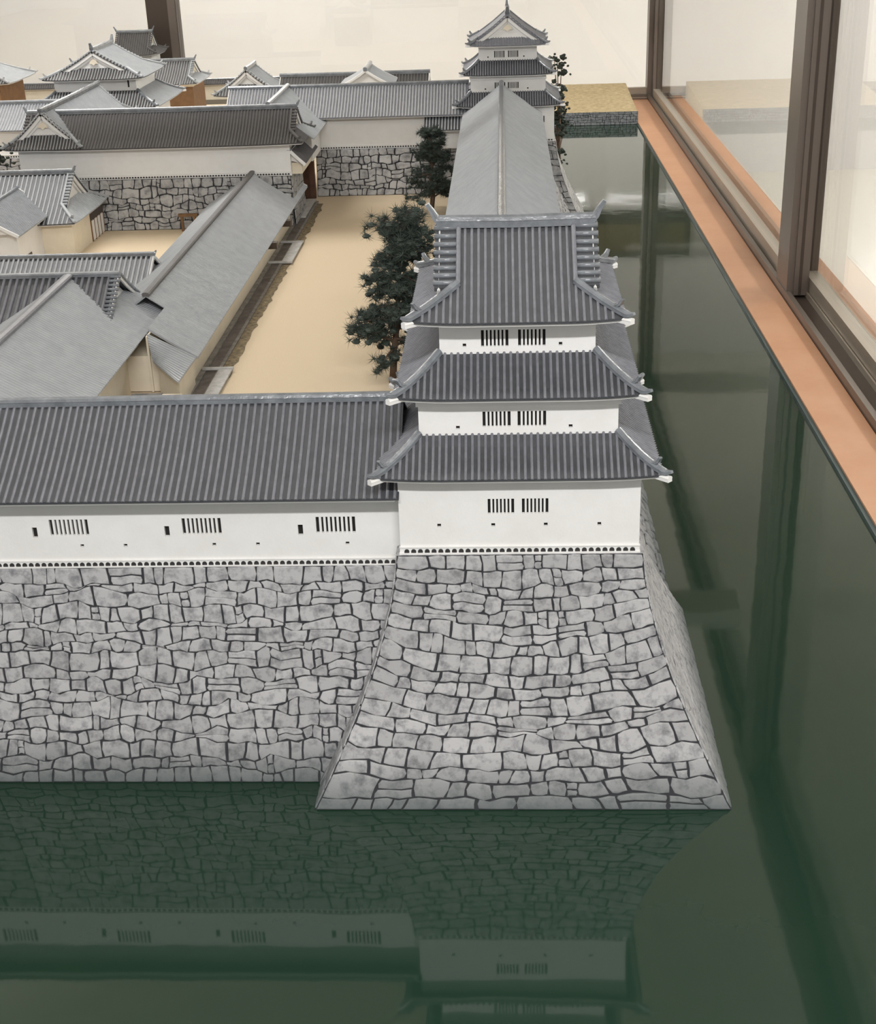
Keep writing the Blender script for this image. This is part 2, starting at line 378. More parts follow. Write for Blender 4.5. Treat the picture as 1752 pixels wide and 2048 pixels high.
# ------------------------------------------------------------------ walls with openings
def wall_shell(root, x0, x1, y0, y1, z0, z1, holes=(), m=None, depth=.45, flare=0):
    m = m or M_white
    xs = sorted({x0, x1, *[h[0] for h in holes], *[h[1] for h in holes]}); zs = sorted({z0, z1, *[h[2] for h in holes], *[h[3] for h in holes]})
    V = []; F = []
    fl = lambda z: flare*max(0, 1-(z-z0)/1.6)**2
    def quad(a, b, c, d):
        k = len(V); V.extend([a, b, c, d]); F.append((k, k+1, k+2, k+3))
    for i in range(len(xs)-1):
        for j in range(len(zs)-1):
            xm, zm = (xs[i]+xs[i+1])/2, (zs[j]+zs[j+1])/2
            if any(h[0] < xm < h[1] and h[2] < zm < h[3] for h in holes): continue
            quad((xs[i], y0, zs[j]), (xs[i+1], y0, zs[j]), (xs[i+1], y0, zs[j+1]), (xs[i], y0, zs[j+1]))
    for (a, b, c, d) in holes:
        Y = y0+depth
        quad((a, y0, c), (a, Y, c), (a, Y, d), (a, y0, d)); quad((b, y0, c), (b, y0, d), (b, Y, d), (b, Y, c))
        quad((a, y0, c), (b, y0, c), (b, Y, c), (a, Y, c)); quad((a, y0, d), (a, Y, d), (b, Y, d), (b, y0, d))
    quad((x1, y0, z0), (x1, y1, z0), (x1, y1, z1), (x1, y0, z1)); quad((x1, y1, z0), (x0, y1, z0), (x0, y1, z1), (x1, y1, z1))
    quad((x0, y1, z0), (x0, y0, z0), (x0, y0, z1), (x0, y1, z1)); quad((x0, y0, z1), (x1, y0, z1), (x1, y1, z1), (x0, y1, z1))
    return mk('wall_panel', (V, F), m, root)
def window(root, h, y0, n, depth=.4):
    a, b, c, d = h
    w_ = mk('window', box(a, b, y0+depth, y0+depth+.05, c, d), M_black, root, label='dark barred window opening')
    p = (b-a)/n; b0 = None
    for i in range(n-1):
        x = a+p*(i+1)-p*.26+p*0
        o = mk('window_bar', box(x, x+p*.52, y0+.02, y0+depth-.02, c, d), M_white, w_)
def loophole(root, h, y0, depth=.4):
    mk('loophole', box(h[0], h[1], y0+depth, y0+depth+.05, h[2], h[3]), M_black, root, label='small dark square loophole')
def base_strip(root, x0, x1, y, z0, pitch=.8, size=.58, parts=True, h=.95):
    mk('base_moulding', join(box(x0-.15, x1+.15, y-.28, y+.2, z0, z0+.18), box(x0-.08, x1+.08, y-.12, y+.2, z0+.18, z0+h-.12), box(x0-.12, x1+.12, y-.22, y+.2, z0+h-.12, z0+h)), M_white, root)
    n = int((x1-x0)/pitch); off = (x1-x0-(n-1)*pitch)/2
    def den(x):
        r = size/2; zc = z0+.22
        pl = [(x-r, y-.2, zc), (x+r, y-.2, zc)]+[(x+r*math.cos(t), y-.2, zc+r*.55+r*math.sin(t)) for t in [math.pi*k/5 for k in range(6)]]
        return prism(pl, (0, .1, 0))
    if parts:
        d0 = mk('dentil', den(x0+off), M_dent, root)
        for i in range(1, n): clone(d0, root, dx=i*pitch)
    else: mk('dentils', join(*[den(x0+off+i*pitch) for i in range(n)]), M_dent, root, kind='stuff')
# ------------------------------------------------------------------ masonry
def masonry(root, P, W, H, rh, sw, seed, ms=None, sag=0, limit=300, stuff=False, gap=.085, proud=.2, quoin=0, wav=.3):  # gap: joint half width
    """P(s,t,off): s in [-1,1], t in [0,1] -> point; W,H = size in cm."""
    ms = ms or M_stone; rng = random.Random(seed); n = max(2, round(H/rh)); stones = []
    hs = [rng.uniform(.72, 1.3) for _ in range(n)]; tot = sum(hs); ys = [0]
    for h in hs: ys.append(ys[-1]+h/tot)
    def yb(k, x):
        q = ys[k]
        if k in (0, n): return q
        q += wav*rh/H*(noise.noise(Vector((x*1.1/sw/2.2, k*3.7, seed)))+.6*noise.noise(Vector((x/sw*1.3, k*5.1, seed+9))))*1.5
        s = 2*x/W-1
        return q+sag/H*abs(s)**2.2*math.sin(math.pi*q)
    def pt(x, q): return (x, q*H)
    for k in range(n):
        x = 0
        first = True
        while x < W-.01:
            rem = W-x
            w_ = sw*rng.choice((.55, .75, .9, 1, 1, 1.15, 1.35, 1.7))*rng.uniform(.9, 1.1)
            if quoin and (first or rem < quoin*1.6): w_ = quoin*(1.25 if (k % 2) else .85)
            if rem-w_ < sw*.45: w_ = rem
            stones.append([k, x, x+w_]); x += w_; first = False
    # shared slanted joints
    out = []
    byrow = {}
    for s_ in stones: byrow.setdefault(s_[0], []).append(s_)
    for k, row in byrow.items():
        js = [(0, 0)]
        for s_ in row[:-1]: js.append((s_[2]+rng.uniform(-.13, .13)*sw, s_[2]+rng.uniform(-.13, .13)*sw))
        js.append((W, W))
        for i in range(len(row)):
            (l0, l1), (r0, r1) = js[i], js[i+1]
            def poly(f0, f1, c0=0., c1=1.):
                # sub-rectangle of the stone between height fractions f0..f1 and width fractions c0..c1
                def X(c, f): return (l0+(l1-l0)*f)*(1-c)+(r0+(r1-r0)*f)*c
                def Q(c, f):
                    xx = X(c, f); return yb(k, xx)*(1-f)+yb(k+1, xx)*f
                pts = []
                for c in (c0, c0*.67+c1*.33, c0*.33+c1*.67, c1): pts.append((X(c, f0), Q(c, f0)*H+(rng.uniform(-.035, .035)*rh if 0 < k else 0)))
                pts.append((X(c1, (f0+f1)/2)+rng.uniform(-.06, .06)*sw, Q(c1, (f0+f1)/2)*H))
                for c in (c1, c0*.33+c1*.67, c0*.67+c1*.33, c0): pts.append((X(c, f1)+rng.uniform(-.03, .03)*sw*(0 if c in (c0, c1) else 1), Q(c, f1)*H+rng.uniform(-.035, .035)*rh))
                pts.append((X(c0, (f0+f1)/2)+rng.uniform(-.06, .06)*sw, Q(c0, (f0+f1)/2)*H))
                return pts
            w0 = r0-l0; z = rng.random()
            edge = quoin and (i == 0 or i == len(row)-1)
            if edge: out.append(poly(0, 1))
            elif w0 > 1.25*sw and z < .25: out += [poly(0, .5+rng.uniform(-.1, .1)), ] ; f = out[-1]; out[-1] = poly(0, .5); out.append(poly(.5, 1))
            elif z < .10 and w0 > .8*sw:
                out += [poly(0, 1, 0, .6), poly(0, .5, .6, 1), poly(.5, 1, .6, 1)]
            else: out.append(poly(0, 1))
    rng.shuffle(out) if False else None
    acc = []; cnt = 0
    for pl in out:
        cx = sum(p[0] for p in pl)/len(pl); cy = sum(p[1] for p in pl)/len(pl)
        hw = max(p[0] for p in pl)-min(p[0] for p in pl); hh = max(p[1] for p in pl)-min(p[1] for p in pl)
        if hw < gap*2.5 or hh < gap*2.5: continue
        g = gap*rng.uniform(.6, 1.7); rise = proud*rng.uniform(.7, 1.25)
        def ring(inset, off, cut):
            V = []
            m_ = len(pl)
            for j, p in enumerate(pl):
                dx, dy = p[0]-cx, p[1]-cy
                fx = max(.2, 1-2*inset/hw); fy = max(.2, 1-2*inset/hh)
                c = cut if j in (0, 3, 5, 8) else 0
                x_, y_ = cx+dx*fx*(1-c), cy+dy*fy*(1-c)
                V.append(tuple(P(2*x_/W-1, min(1, max(0, y_/H)), off)))
            return V
        m_ = len(pl)
        cu = rng.uniform(.02, .11)
        V = ring(g*.6, -.03, cu*.8)+ring(g, rise*.8, cu)+ring(g+.13, rise, cu+.02)
        F = []
        for lv in (0, m_):
            for j in range(m_): F.append((lv+j, lv+(j+1) % m_, lv+m_+(j+1) % m_, lv+m_+j))
        F.append(tuple(range(2*m_, 3*m_)))
        if stuff or cnt >= limit: acc.append((V, F))
        else: mk('stone', (V, F), ms, root)
        cnt += 1
    if acc: mk('stones', join(*acc), ms, root, kind='stuff')
    V = []; F = []; nx, nz = 10, 10
    for i in range(nx+1):
        for j in range(nz+1): V.append(tuple(P(2*i/nx-1, j/nz, 0)))
    for i in range(nx):
        for j in range(nz):
            q = i*(nz+1)+j; F.append((q, q+nz+1, q+nz+2, q+1))
    mk('stone_joints', (V, F), M_mortar, root)
def arc(b, H, pw):
    """height fraction as a function of arc length along a concave batter"""
    n = 60; c = [0]
    for i in range(n):
        t0, t1 = i/n, (i+1)/n; c.append(c[-1]+math.hypot(b*((1-t0)**pw-(1-t1)**pw), H/n))
    def f(t):
        x = t*c[-1]
        for i in range(n):
            if x <= c[i+1]: return (i+(x-c[i])/(c[i+1]-c[i]))/n
        return 1.0
    return f
def batter(cx, cy, tx, ty, dz, H, bx, by, pw=1.6):
    """four-sided battered base; returns P for side k (0 front,1 right,2 back,3 left)"""
    al = arc(bx, H, pw)
    def face(k):
        def P(s, t, off):
            t = al(t); g = (1-t)**pw; hx = tx+bx*g; hy = ty+by*g; z = dz+t*H
            sl = pw*(1-t)**(pw-1)*((by if k in (0, 2) else bx)/H); nz = sl/math.hypot(1, sl); nh = 1/math.hypot(1, sl)
            if k == 0: return (cx+s*hx, cy-hy-off*nh, z+off*nz)
            if k == 1: return (cx+hx+off*nh, cy+s*hy, z+off*nz)
            if k == 2: return (cx-s*hx, cy+hy+off*nh, z+off*nz)
            return (cx-hx-off*nh, cy-s*hy, z+off*nz)
        return P
    return face
# ================================================================== THE ROOM
struct(mk('floor', box(-500, 420, -200, 975, -92, -85), M_floor))
struct(mk('wall_back', box(-500, 420, 960, 975, -85, CEIL+6), M_wall))
struct(mk('wall_right', box(405, 420, -200, 960, -85, CEIL+6), M_wall))
struct(mk('ceiling', box(-500, 420, -200, 975, CEIL, CEIL+6), M_ceil))
# ------------------------------------------------------------------ display case
case = thing('display_case', (0, 300, -85), 'large glazed display case table with orange wood shelf round the moat', 'display case')
mk('case_body', box(-420, 71, 20, 716, -85, -4), M_wood, case)
xi = lambda Y: 61.2-(Y-209)*.0024
mk('wood_shelf', prism([(xi(-60), -60, -4), (71.2, -60, -4), (71.2, 706, -4), (xi(706), 706, -4)], (0, 0, 5)), M_wood, case, label='orange wooden shelf beside the moat')
mk('shelf_edge', prism([(xi(-60)-1.1, -60, -4), (xi(-60), -60, -4), (xi(706), 706, -4), (xi(706)-.5, 706, -4)], (0, 0, 4.6)), M_lip, case, label='dark green edge strip at the waterline')
mk('reflection_ledge', box(82.2, 89, -60, 716, -4, 1), M_wood, case)  # added outside the glass to strengthen the shelf's orange reflection
water = mk('moat_water', box(-420, 60.8, 20, 706, -4, 0), M_water)
tag(water, 'still dark green glossy moat water around the castle model', 'water')
# window along the right side
def vbar(name, par, x0, x1, y0, y1, z0, z1, m=None): return mk(name, box(x0, x1, y0, y1, z0, z1), m or M_bronze, par)
TOPZ = 150
win = mk('window_1', join(box(71.3, 82.2, -60, 716, -4, 1.6)), M_bronze_d); struct(win)
vbar('sill_rail', win, 71.3, 72.6, -60, 712, 1.6, 3.2); vbar('sill_rail', win, 76.6, 77.0, -60, 712, 1.6, 3.0, M_alu); vbar('sill_rail', win, 80.9, 82.2, -60, 712, 1.6, 3.6)
vbar('sill_track', win, 72.6, 73.2, -60, 712, 1.6, 2.4, M_alu)
vbar('head_rail', win, 71.3, 82.2, -60, 716, TOPZ-4, TOPZ+4)
def sash(par, x0, x1, y0, y1, st=4.5):
    f = vbar('sash_rail', par, x0, x1, y0+st, y1-st, 2.2, 6.6, M_alu); vbar('sash_rail', par, x0, x1, y0+st, y1-st, TOPZ-8, TOPZ-4)
    for a in (y0, y1-st):
        vbar('sash_stile', par, x0, x1, a, a+st, 2.2, TOPZ-4); vbar('sash_groove', par, x0+1.2, x0+1.9, a-.12, a+.3, 2.2, TOPZ-4, M_bronze_d)
    xm = (x0+x1)/2
    mk('glass_pane', box(xm-.25, xm+.25, y0+st, y1-st, 6.0, TOPZ-7), M_glass, par, label='clear glass pane')
sash(win, 73.3, 76.5, 344, 704); sash(win, 77.2, 80.8, -60, 356)
vbar('post', win, 71.6, 73.32, 344.5, 358, 1.6, TOPZ-4)
vbar('post', win, 76.5, 77.2, 345, 355, 1.6, TOPZ-4)
vbar('post', win, 71.0, 82.2, 706, 716, 1.0, TOPZ, M_bronze)
vbar('post_groove', win, 73.6, 74.1, 705.8, 706.4, 3, TOPZ, M_bronze_d); vbar('post_groove', win, 77.8, 78.4, 705.8, 706.4, 3, TOPZ, M_bronze_d)
# window along the back
wb = mk('window_2', box(-420, 71, 706.5, 716, -4, 3.2), M_bronze); struct(wb)
vbar('sill_rail', wb, -420, 71, 706.2, 706.5, 1.4, 2.0, M_alu); vbar('sash_rail', wb, -420, 71, 709, 712, 3.2, 6.2, M_alu)
p = vbar('post', wb, -175.2, -160.4, 706, 716, 3.2, TOPZ, M_bronze_d); vbar('post_face', wb, -164.4, -160.6, 705.4, 706.1, 3.2, TOPZ)
vbar('head_rail', wb, -420, 71, 706, 716, TOPZ-4, TOPZ+4)
mk('glass_pane', box(-160.4, 71, 710.3, 710.8, 6, TOPZ-4), M_glass, wb, label='clear glass pane'); mk('glass_pane', box(-420, -175.2, 710.3, 710.8, 6, TOPZ-4), M_glass, wb, label='clear glass pane')
vbar('cross_beam', win, -420, 71.3, 374, 387, 106, 112, M_grey_panel)
# wall picture high on the back wall, seen only in the water
pic = thing('wall_panel_picture', (80, 959, 120), 'wide dark green landscape panel high on the back wall', 'picture')
mk('panel_board', box(20, 190, 957, 959.8, 110, 142), M_bronze_d, pic); mk('panel_print', box(24, 186, 956.7, 957, 118, 138), M_moss, pic)
# ================================================================== GROUND
isl = mk('sand_ground', box(-420, -15, 150, 640, -4, 13), M_sand); tag(isl, 'flat pale yellow sand courtyard ground inside the castle walls', 'ground')
# ------------------------------------------------------------------ ramparts
TC = (1.2, 157.6)      # corner tower centre
FT = (1.3, 443.7)      # far tower centre
r1 = thing('stone_rampart', (TC[0], TC[1], 0), 'flared grey stone base under the nearest corner tower, rising from the moat', 'stone base')
f = batter(TC[0], TC[1], 14.4, 14.2, 0, 28.7, 10.3, 10.4)
masonry(r1, f(0), 36, 29.5, 1.62, 2.6, 3, sag=2.4, quoin=3.7, limit=300)
masonry(r1, f(1), 38, 29.5, 1.5, 2.4, 5, stuff=True, sag=1.5)
masonry(r1, f(3), 38, 29.5, 1.7, 2.6, 6, stuff=True, sag=1.5)
masonry(r1, f(2), 38, 29.5, 1.9, 3.2, 7, stuff=True)
mk('base_top', box(TC[0]-14.4, TC[0]+14.4, TC[1]-14.2, TC[1]+14.2, 28.2, 28.7), M_stone, r1)
r2 = thing('stone_rampart', (-60, 146, 0), 'long grey stone wall left of the tower base, below the white gallery', 'stone wall')
def flat(x0, x1, yb, yt, z0, z1, pw=1.5):
    al = arc(yt-yb, z1-z0, pw)
    def P(s, t, off):
        t = al(t); g = (1-t)**pw; sl = pw*(1-t)**(pw-1)*(yt-yb)/(z1-z0); nh = 1/math.hypot(1, sl)
        return (x0+(x1-x0)*(s+1)/2, yt-(yt-yb)*g-off*nh, z0+t*(z1-z0)+off*sl*nh)
    return P
masonry(r2, flat(-65, -12, 138.6, 146.0, 0, 26.2), 53, 27.5, 1.62, 2.35, 11, limit=300, wav=.42)
masonry(r2, flat(-130, -65, 138.6, 146.0, 0, 26.2), 65, 27.5, 1.9, 3.0, 12, stuff=True)
mk('wall_core', box(-130, -12, 146.4, 168, 0, 26.2), M_stone, r2)
r3 = thing('stone_rampart', (0, 300, 0), 'long stone wall under the roofed gallery running back between the two towers', 'stone wall')
def side(x0b, x0t, y0, y1, z0, z1, sgn=1, pw=1.5):
    def P(s, t, off):
        g = (1-t)**pw; return (x0t+(x0b-x0t)*g+sgn*off, y0+(y1-y0)*(s+1)/2, z0+t*(z1-z0)+off*.25)
    return P
masonry(r3, side(24.5, 12.2, 171, 432, 0, 27), 261, 30, 2.5, 4.4, 21, M_stone, stuff=True, gap=.42, proud=.3)
masonry(r3, side(-15, -11, 172, 432, 13, 27, -1), 260, 14, 2.3, 4, 22, M_stone_far, stuff=True)
mk('wall_core', box(-11, 12.0, 172, 432, 0, 26.9), M_stone, r3)
r4 = thing('stone_rampart', (FT[0], FT[1], 0), 'stone base under the far tower at the end of the moat', 'stone base')
f = batter(FT[0], FT[1], 14.4, 14.2, 0, 28.0, 10.3, 10.4)
for k in range(4): masonry(r4, f(k), 36, 29, 1.9, 3, 30+k, M_stone_far, stuff=True)
mk('base_top', box(FT[0]-14.4, FT[0]+14.4, FT[1]-14.2, FT[1]+14.2, 27.5, 28.0), M_stone_far, r4)
r5 = thing('stone_rampart', (-38, 435, 13), 'stone wall at the far end of the sand court below a white gallery', 'stone wall')
masonry(r5, flat(-58.6, -13, 437, 432.0, 13, 27.0) if False else flat(-58.6, -13, 428.5, 430.4, 13, 27.0), 45, 14.2, 1.95, 2.7, 41, M_stone_far, gap=.15, proud=.25, wav=.4)
mk('wall_core', box(-58.6, -13, 430.8, 452, 13, 27), M_stone_far, r5)
r6 = thing('stone_rampart', (-98, 390, 13), 'stone wall below the long dark-roofed gatehouse, behind the left court', 'stone wall')
masonry(r6, flat(-138, -60.5, 387, 389.4, 13, 27.0), 77, 14.2, 2.0, 2.8, 42, M_stone_far, gap=.15, proud=.25, wav=.4)
masonry(r6, side(-60, -60.5, 389, 411, 13, 27), 22, 14, 2.3, 3, 43, M_stone_far, stuff=True)
mk('wall_core', box(-138, -60.6, 389.8, 411, 13, 27), M_stone_far, r6)
r7 = thing('stone_rampart', (-175, 428, 13), 'short piece of stone wall at the left picture edge beside the gatehouse', 'stone wall')
masonry(r7, flat(-215, -138, 427, 429, 13, 27.0), 77, 14, 2.3, 3.1, 44, M_stone_far, gap=.16, proud=.25, stuff=False, limit=120)
mk('wall_core', box(-215, -138, 429.4, 450, 13, 27), M_stone_far, r7)
pier = thing('stone_pier', (44, 670, 0), 'low stone pier with a sandy top at the far end of the moat', 'pier')
masonry(pier, flat(-14, 60.2, 635.5, 636.5, 0, 5.6), 74, 5.6, 1.1, 1.7, 50, M_stone_pier, stuff=True, gap=.08)
mk('sandy_top', prism([(-14, 636.6, 0), (-14, 636.6, 5.6), (-14, 702, 9.5), (-14, 702, 0)], (73.9, 0, 0)), M_pier, pier, label='yellow sandy top of the pier')
# ================================================================== TOWERS
def tower(c, name, label, front_gable, near):
    cx, cy = c
    t = thing(name, (cx, cy, 28.7 if near else 28.0), label, 'castle tower', 'three-storey white corner towers')
    q = 'parts' if near else 'stuff'
    z0 = 28.7 if near else 28.0
    y1, y2, y3 = cy-13.7, cy-11.2, cy-8.6
    x = lambda v: v-1.2+cx
    wins1 = [(x(-2.4), x(.65), 33.75, 35.65), (x(1.55), x(4.6), 33.75, 35.65)]
    l1 = [(x(v)-.22, x(v)+.22, 32.1, 32.55) for v in (-8.1, -1.8, 4.3, 10.5)]
    if not near: wins1 = [(x(9.2), x(12.2), 33.6, 35.6)]; l1 = []
    wall_shell(t, cx-13.95, cx+13.95, y1, cy+13.7, z0, 39.7, wins1+l1)
    for h in wins1: window(t, h, y1, 7)
    for h in l1: loophole(t, h, y1)
    base_strip(t, cx-13.95, cx+13.95, y1, z0, parts=near)
    mk('wall_cornice', join(box(cx-14.15, cx+14.15, y1-.18, y1+1, 38.2, 38.9)) if near else box(cx-14.1, cx+14.1, y1-.15, y1+1, 38.4, 38.9), M_white, t)
    wins2 = [(x(-2.85), x(.35), 43.6, 45.45), (x(1.15), x(4.4), 43.6, 45.45)]
    l2 = [(x(v)-.22, x(v)+.22, 43.35, 43.75) for v in (-5.7, 7.2)]
    wall_shell(t, cx-11.4, cx+11.4, y2, cy+11.2, 41.9, 48.4, wins2+l2)
    for h in wins2: window(t, h, y2, 7)
    for h in l2: loophole(t, h, y2)
    mk('wall_cornice', box(cx-11.65, cx+11.65, y2-.25, cy+11.4, 46.2, 48.3), M_white, t)
    wins3 = [(x(-2.9), x(.2), 52.35, 54.3), (x(1.3), x(4.4), 52.35, 54.3)]
    l3 = [(x(v)-.2, x(v)+.2, 52.35, 52.75) for v in (-4.8, 6.1)]
    wall_shell(t, cx-8.85, cx+8.85, y3, cy+8.6, 50.8, 56.9, wins3+l3)
    for h in wins3: window(t, h, y3, 7)
    for h in l3: loophole(t, h, y3)
    skirt(t, cx, cy, 16.2, 16.0, 11.3, 11.1, 39.1, 42.7, ribs=(q, 'stuff', 'stuff', 'stuff'), tip=1.7)
    skirt(t, cx, cy, 13.9, 13.7, 8.8, 8.5, 47.9, 51.6, ribs=(q, 'stuff', 'stuff', 'stuff'), tip=1.7)
    if front_gable:
        irimoya(t, cx, cy, 12.0, 11.9, 56.2, 64.6, 9.6, .26, T=rot90((cx, cy)), ribs=('stuff',)*3, strips='stuff', orn=2.2, strip=1.2, mats=(None, M_tile))
    else:
        irimoya(t, cx, cy, 12.0, 11.8, 56.1, 64.3, 6.6, .42, ribs=('parts', 'stuff', 'stuff'), strips='parts', strip=2.7, orn=2.2)
    return t
tower(TC, 'corner_tower', 'nearest three-storey white tower on the flared stone base by the moat', False, True)
tower(FT, 'corner_tower', 'far three-storey white tower with its gable to the viewer, behind the gallery ridge', True, False)
# ================================================================== GALLERIES
wing = thing('gallery', (-60, 156, 26.2), 'long white gallery with blue-grey ribbed roof on the stone wall left of the near tower', 'gallery building')
holes = []; slots = []; lps = []
for k in range(-3, 3):
    x0 = -39+16.1*k
    holes.append((x0, x0+4.7, 30.45, 32.55)); slots.append((x0-2.2, x0-1.6, 30.2, 31.55)); lps += [(x0+3.4, x0+3.85, 28.85, 29.25), (x0+8.7, x0+9.15, 28.85, 29.25)]
holes = [h for h in holes if h[1] < -14]; slots = [h for h in slots if h[1] < -14]; lps = [h for h in lps if h[1] < -14]
wall_shell(wing, -118, -12.9, 146.2, 166.4, 26.2, 37.6, holes+slots+lps)
for h in holes: window(wing, h, 146.2, 9)
for h in slots: loophole(wing, h, 146.2)
for h in lps: loophole(wing, h, 146.2)
base_strip(wing, -118, -13.2, 146.2, 26.2, pitch=.79)
gable_roof(wing, -120, -12.6, 156.3, 13.3, 36.3, 43.7, pitch=.88, r=.21, end_wall=(True, False), rw=1.2, rh=.9)
tam = thing('gallery', (-.7, 300, 27), 'long grey roofed gallery running straight back from the near tower to the far tower', 'gallery building')
gap_ = mk('wall_panel', box(-9.6, 8.4, 171.4, 430, 27, 37.5), M_white, tam)
T_ = lambda p: (-p[1], p[0], p[2])
gable_roof(tam, 171.6, 430, .7, 12.1, 36.8, 45.5, T=T_, hy2=11.8, pitch=.8, r=.11, ribs=('stuff', 'stuff'), sag=.3, end_wall=(False, False), rw=1.3, rh=.9, mats=(M_plain, M_plain))
fw = thing('gallery', (-50, 441, 27), 'white gallery with grey ribbed roof across the far end of the sand court', 'gallery building')
wall_shell(fw, -84, -12, 430.8, 452, 27, 38.0)
base_strip(fw, -84, -13, 430.8, 27, pitch=.8, parts=False, h=1.1)
gable_roof(fw, -86, -11, 441, 13.4, 37.0, 44.6, pitch=.95, r=.22, ribs=('stuff', 'stuff'), rh=.9, mats=(M_plain, M_tile), end_wall=(True, False))
lean = thing('lean_to_roof', (-15, 426, 27), 'small lower roof beside the far tower above the tall pine', 'building')
mk('wall_panel', box(-24, -12, 427.4, 431, 27, 33), M_white, lean)
slope(lean, Slope((-24.3, 423.6, 33.2), (-11.5, 423.6, 33.2), (-24.3, 430.6, 37), (-11.5, 430.6, 37), sag=.1), .95, .22, ribs='stuff', mt=M_plain)
cr = thing('gallery', (-67, 420, 27), 'pale grey roofed link building between the gatehouse and the far gallery', 'gallery building')
mk('wall_panel', box(-78, -57, 411.3, 430.6, 27, 37), M_white, cr)
gable_roof(cr, 400, 440, 67.3, 12.6, 35.4, 44.9, T=T_, pitch=1.0, r=.2, ribs=('stuff', 'stuff'), sag=.3, end_wall=(False, False), mats=(M_plain, M_plain))
w2 = thing('gallery', (-175, 440, 27), 'low gallery roof behind the gatehouse at the left picture edge', 'gallery building')
wall_shell(w2, -215, -141, 429.4, 448, 27, 36); base_strip(w2, -215, -141, 429.4, 27, parts=False, h=1.1)
gable_roof(w2, -216, -140.5, 440.5, 12.6, 35.6, 42.0, pitch=.95, r=.22, ribs=('stuff', 'stuff'), mats=(M_plain, M_tile))
# gatehouse (long dark warm roof, left)
mb = thing('gatehouse', (-98, 400, 27), 'long white gatehouse with dark brownish roof and white front gable at its left end', 'castle building')
wall_shell(mb, -138, -60.4, 389.8, 411, 27, 37.2); base_strip(mb, -138, -60.4, 389.8, 27, pitch=.8, parts=False, h=1.1)
irimoya(mb, -98, 399.6, 41.6, 13.0, 36.2, 44.2, 37.6, .42, ribs=('stuff', 'stuff', 'stuff'), pitch=.88, r=.22, strips='stuff', strip=1.6, orn=1.8, mats=(M_tilew, M_deckw))
Tm = lambda p: (-129.5-p[1], p[0], p[2])
irimoya(mb, 420, 0, 33.5, 11.2, 36.4, 46.0, 29, .36, T=lambda p: (-130.0-p[1], p[0], p[2]), ribs=('stuff', 'stuff', 'stuff'), pitch=.9, r=.2, strips='stuff', strip=1.6, orn=.8, mats=(M_plain, M_deckw))
# little gate roof
gt = thing('wooden_gate', (-60, 418, 13), 'brown wooden gate under a small steep grey roof at the end of the gatehouse', 'gate')
mk('gate_post', box(-66, -64.2, 424.5, 427, 13, 27), M_dbrown, gt); mk('gate_post', box(-60.4, -58.8, 424.5, 427, 13, 27), M_dbrown, gt); mk('gate_door', box(-64.2, -60.4, 425.2, 426, 13, 27), M_dbrown, gt)
mk('gate_lintel', box(-66.4, -58.4, 424, 427.5, 25.5, 27.5), M_dbrown, gt)
gable_roof(gt, 390, 419, 60.6, 4.2, 30.0, 34.0, T=T_, hy2=3.4, ze2=31, pitch=.8, r=.12, ribs=('stuff', 'stuff'), sag=.12, mats=(M_tilew, M_deckw), rw=1.3, rh=.5)
mk('gate_side_wall', box(-63.5, -57.6, 392, 411, 27, 30.2), M_cream, gt)
mk('pale_threshold', box(-61.4, -58.4, 398, 423, 13, 13.5), M_slab, gt)
# long storehouse beside the sand court
lb = thing('long_storehouse', (-71, 320, 13), 'long low storehouse with pale grey roof and cream wall beside the ditch', 'castle building')
mk('wall_panel', box(-82, -61.4, 247, 402, 13.2, 20.3), M_cream, lb)
gable_roof(lb, 262, 410, 71.6, 12.6, 19.9, 28.0, T=T_, pitch=.9, r=.12, ribs=('stuff', 'stuff'), sag=.2, wall_in=2.5, rw=1.4, rh=.7, rm=M_tilew, mats=(M_plain, M_plain), end_wall=(False, True))
slope(lb, Slope((-59, 262, 19.9), (-59, 247.5, 19.9), (-68, 262, 25.65), (-68, 245.5, 25.65), sag=.12), .9, .12, T=IDN, ribs='stuff', mt=M_plain, md=M_plain, th=.5)
mk('end_wall', box(-68.4, -68.0, 246.5, 262, 13.2, 24.3), M_cream, lb)
for y in (341, 366):
    mk('eave_box', box(-60.4, -57.8, y-1.1, y+1.1, 18.0, 19.6), M_bronze_d, lb, label='small dark box under the eave')
# pent roof over the storehouse end
ph = thing('porch', (-63, 240, 13), 'small fan-ribbed pent roof at the near end of the long storehouse', 'porch')
A_, B_, C_, D_ = Vector((-67.8, 245.4, 25.3)), Vector((-59.3, 247.3, 19.85)), Vector((-59.6, 232.6, 19.9)), Vector((-66.8, 244, 20.2))
def bil(u, v): return (A_*(1-u)+B_*u)*(1-v)+(D_*(1-u)+C_*u)*v+Vector((0, 0, -.5*math.sin(math.pi*v)*(1-u)))
V = [tuple(bil(i/8, j/10)+Vector((0, 0, k))) for k in (0, -.35) for i in range(9) for j in range(11)]
F = []
for i in range(8):
    for j in range(10):
        q = i*11+j; F += [(q, q+1, q+12, q+11), (q+99, q+110, q+111, q+100)]
for i in range(8): F += [(i*11, i*11+11, i*11+110, i*11+99), (i*11+10, i*11+109, i*11+120, i*11+21)]
for j in range(10): F += [(j, j+99, j+100, j+1), (88+j, 89+j, 188+j, 187+j)]
mk('roof_slope', (V, F), M_plain, ph)
mk('tile_rows', join(*[tube([bil(u, (j+.5)/13)+Vector((0, 0, .06)) for u in (0, .25, .5, .75, 1)], .13, 5) for j in range(13)]), M_plain, ph, kind='stuff')
mk('wall_panel', prism([(-66.4, 246, 13), (-60.6, 250, 13), (-60.3, 236, 13), (-66.2, 244.5, 13)], (0, 0, 6.2)), M_cream, ph)
mk('corner_wall', box(-63.6, -59.9, 226, 236, 13, 16.5), M_cream, ph)
mk('stone_footing', box(-71.4, -65.4, 222, 243, 13, 14.2), M_stone_far, ph)
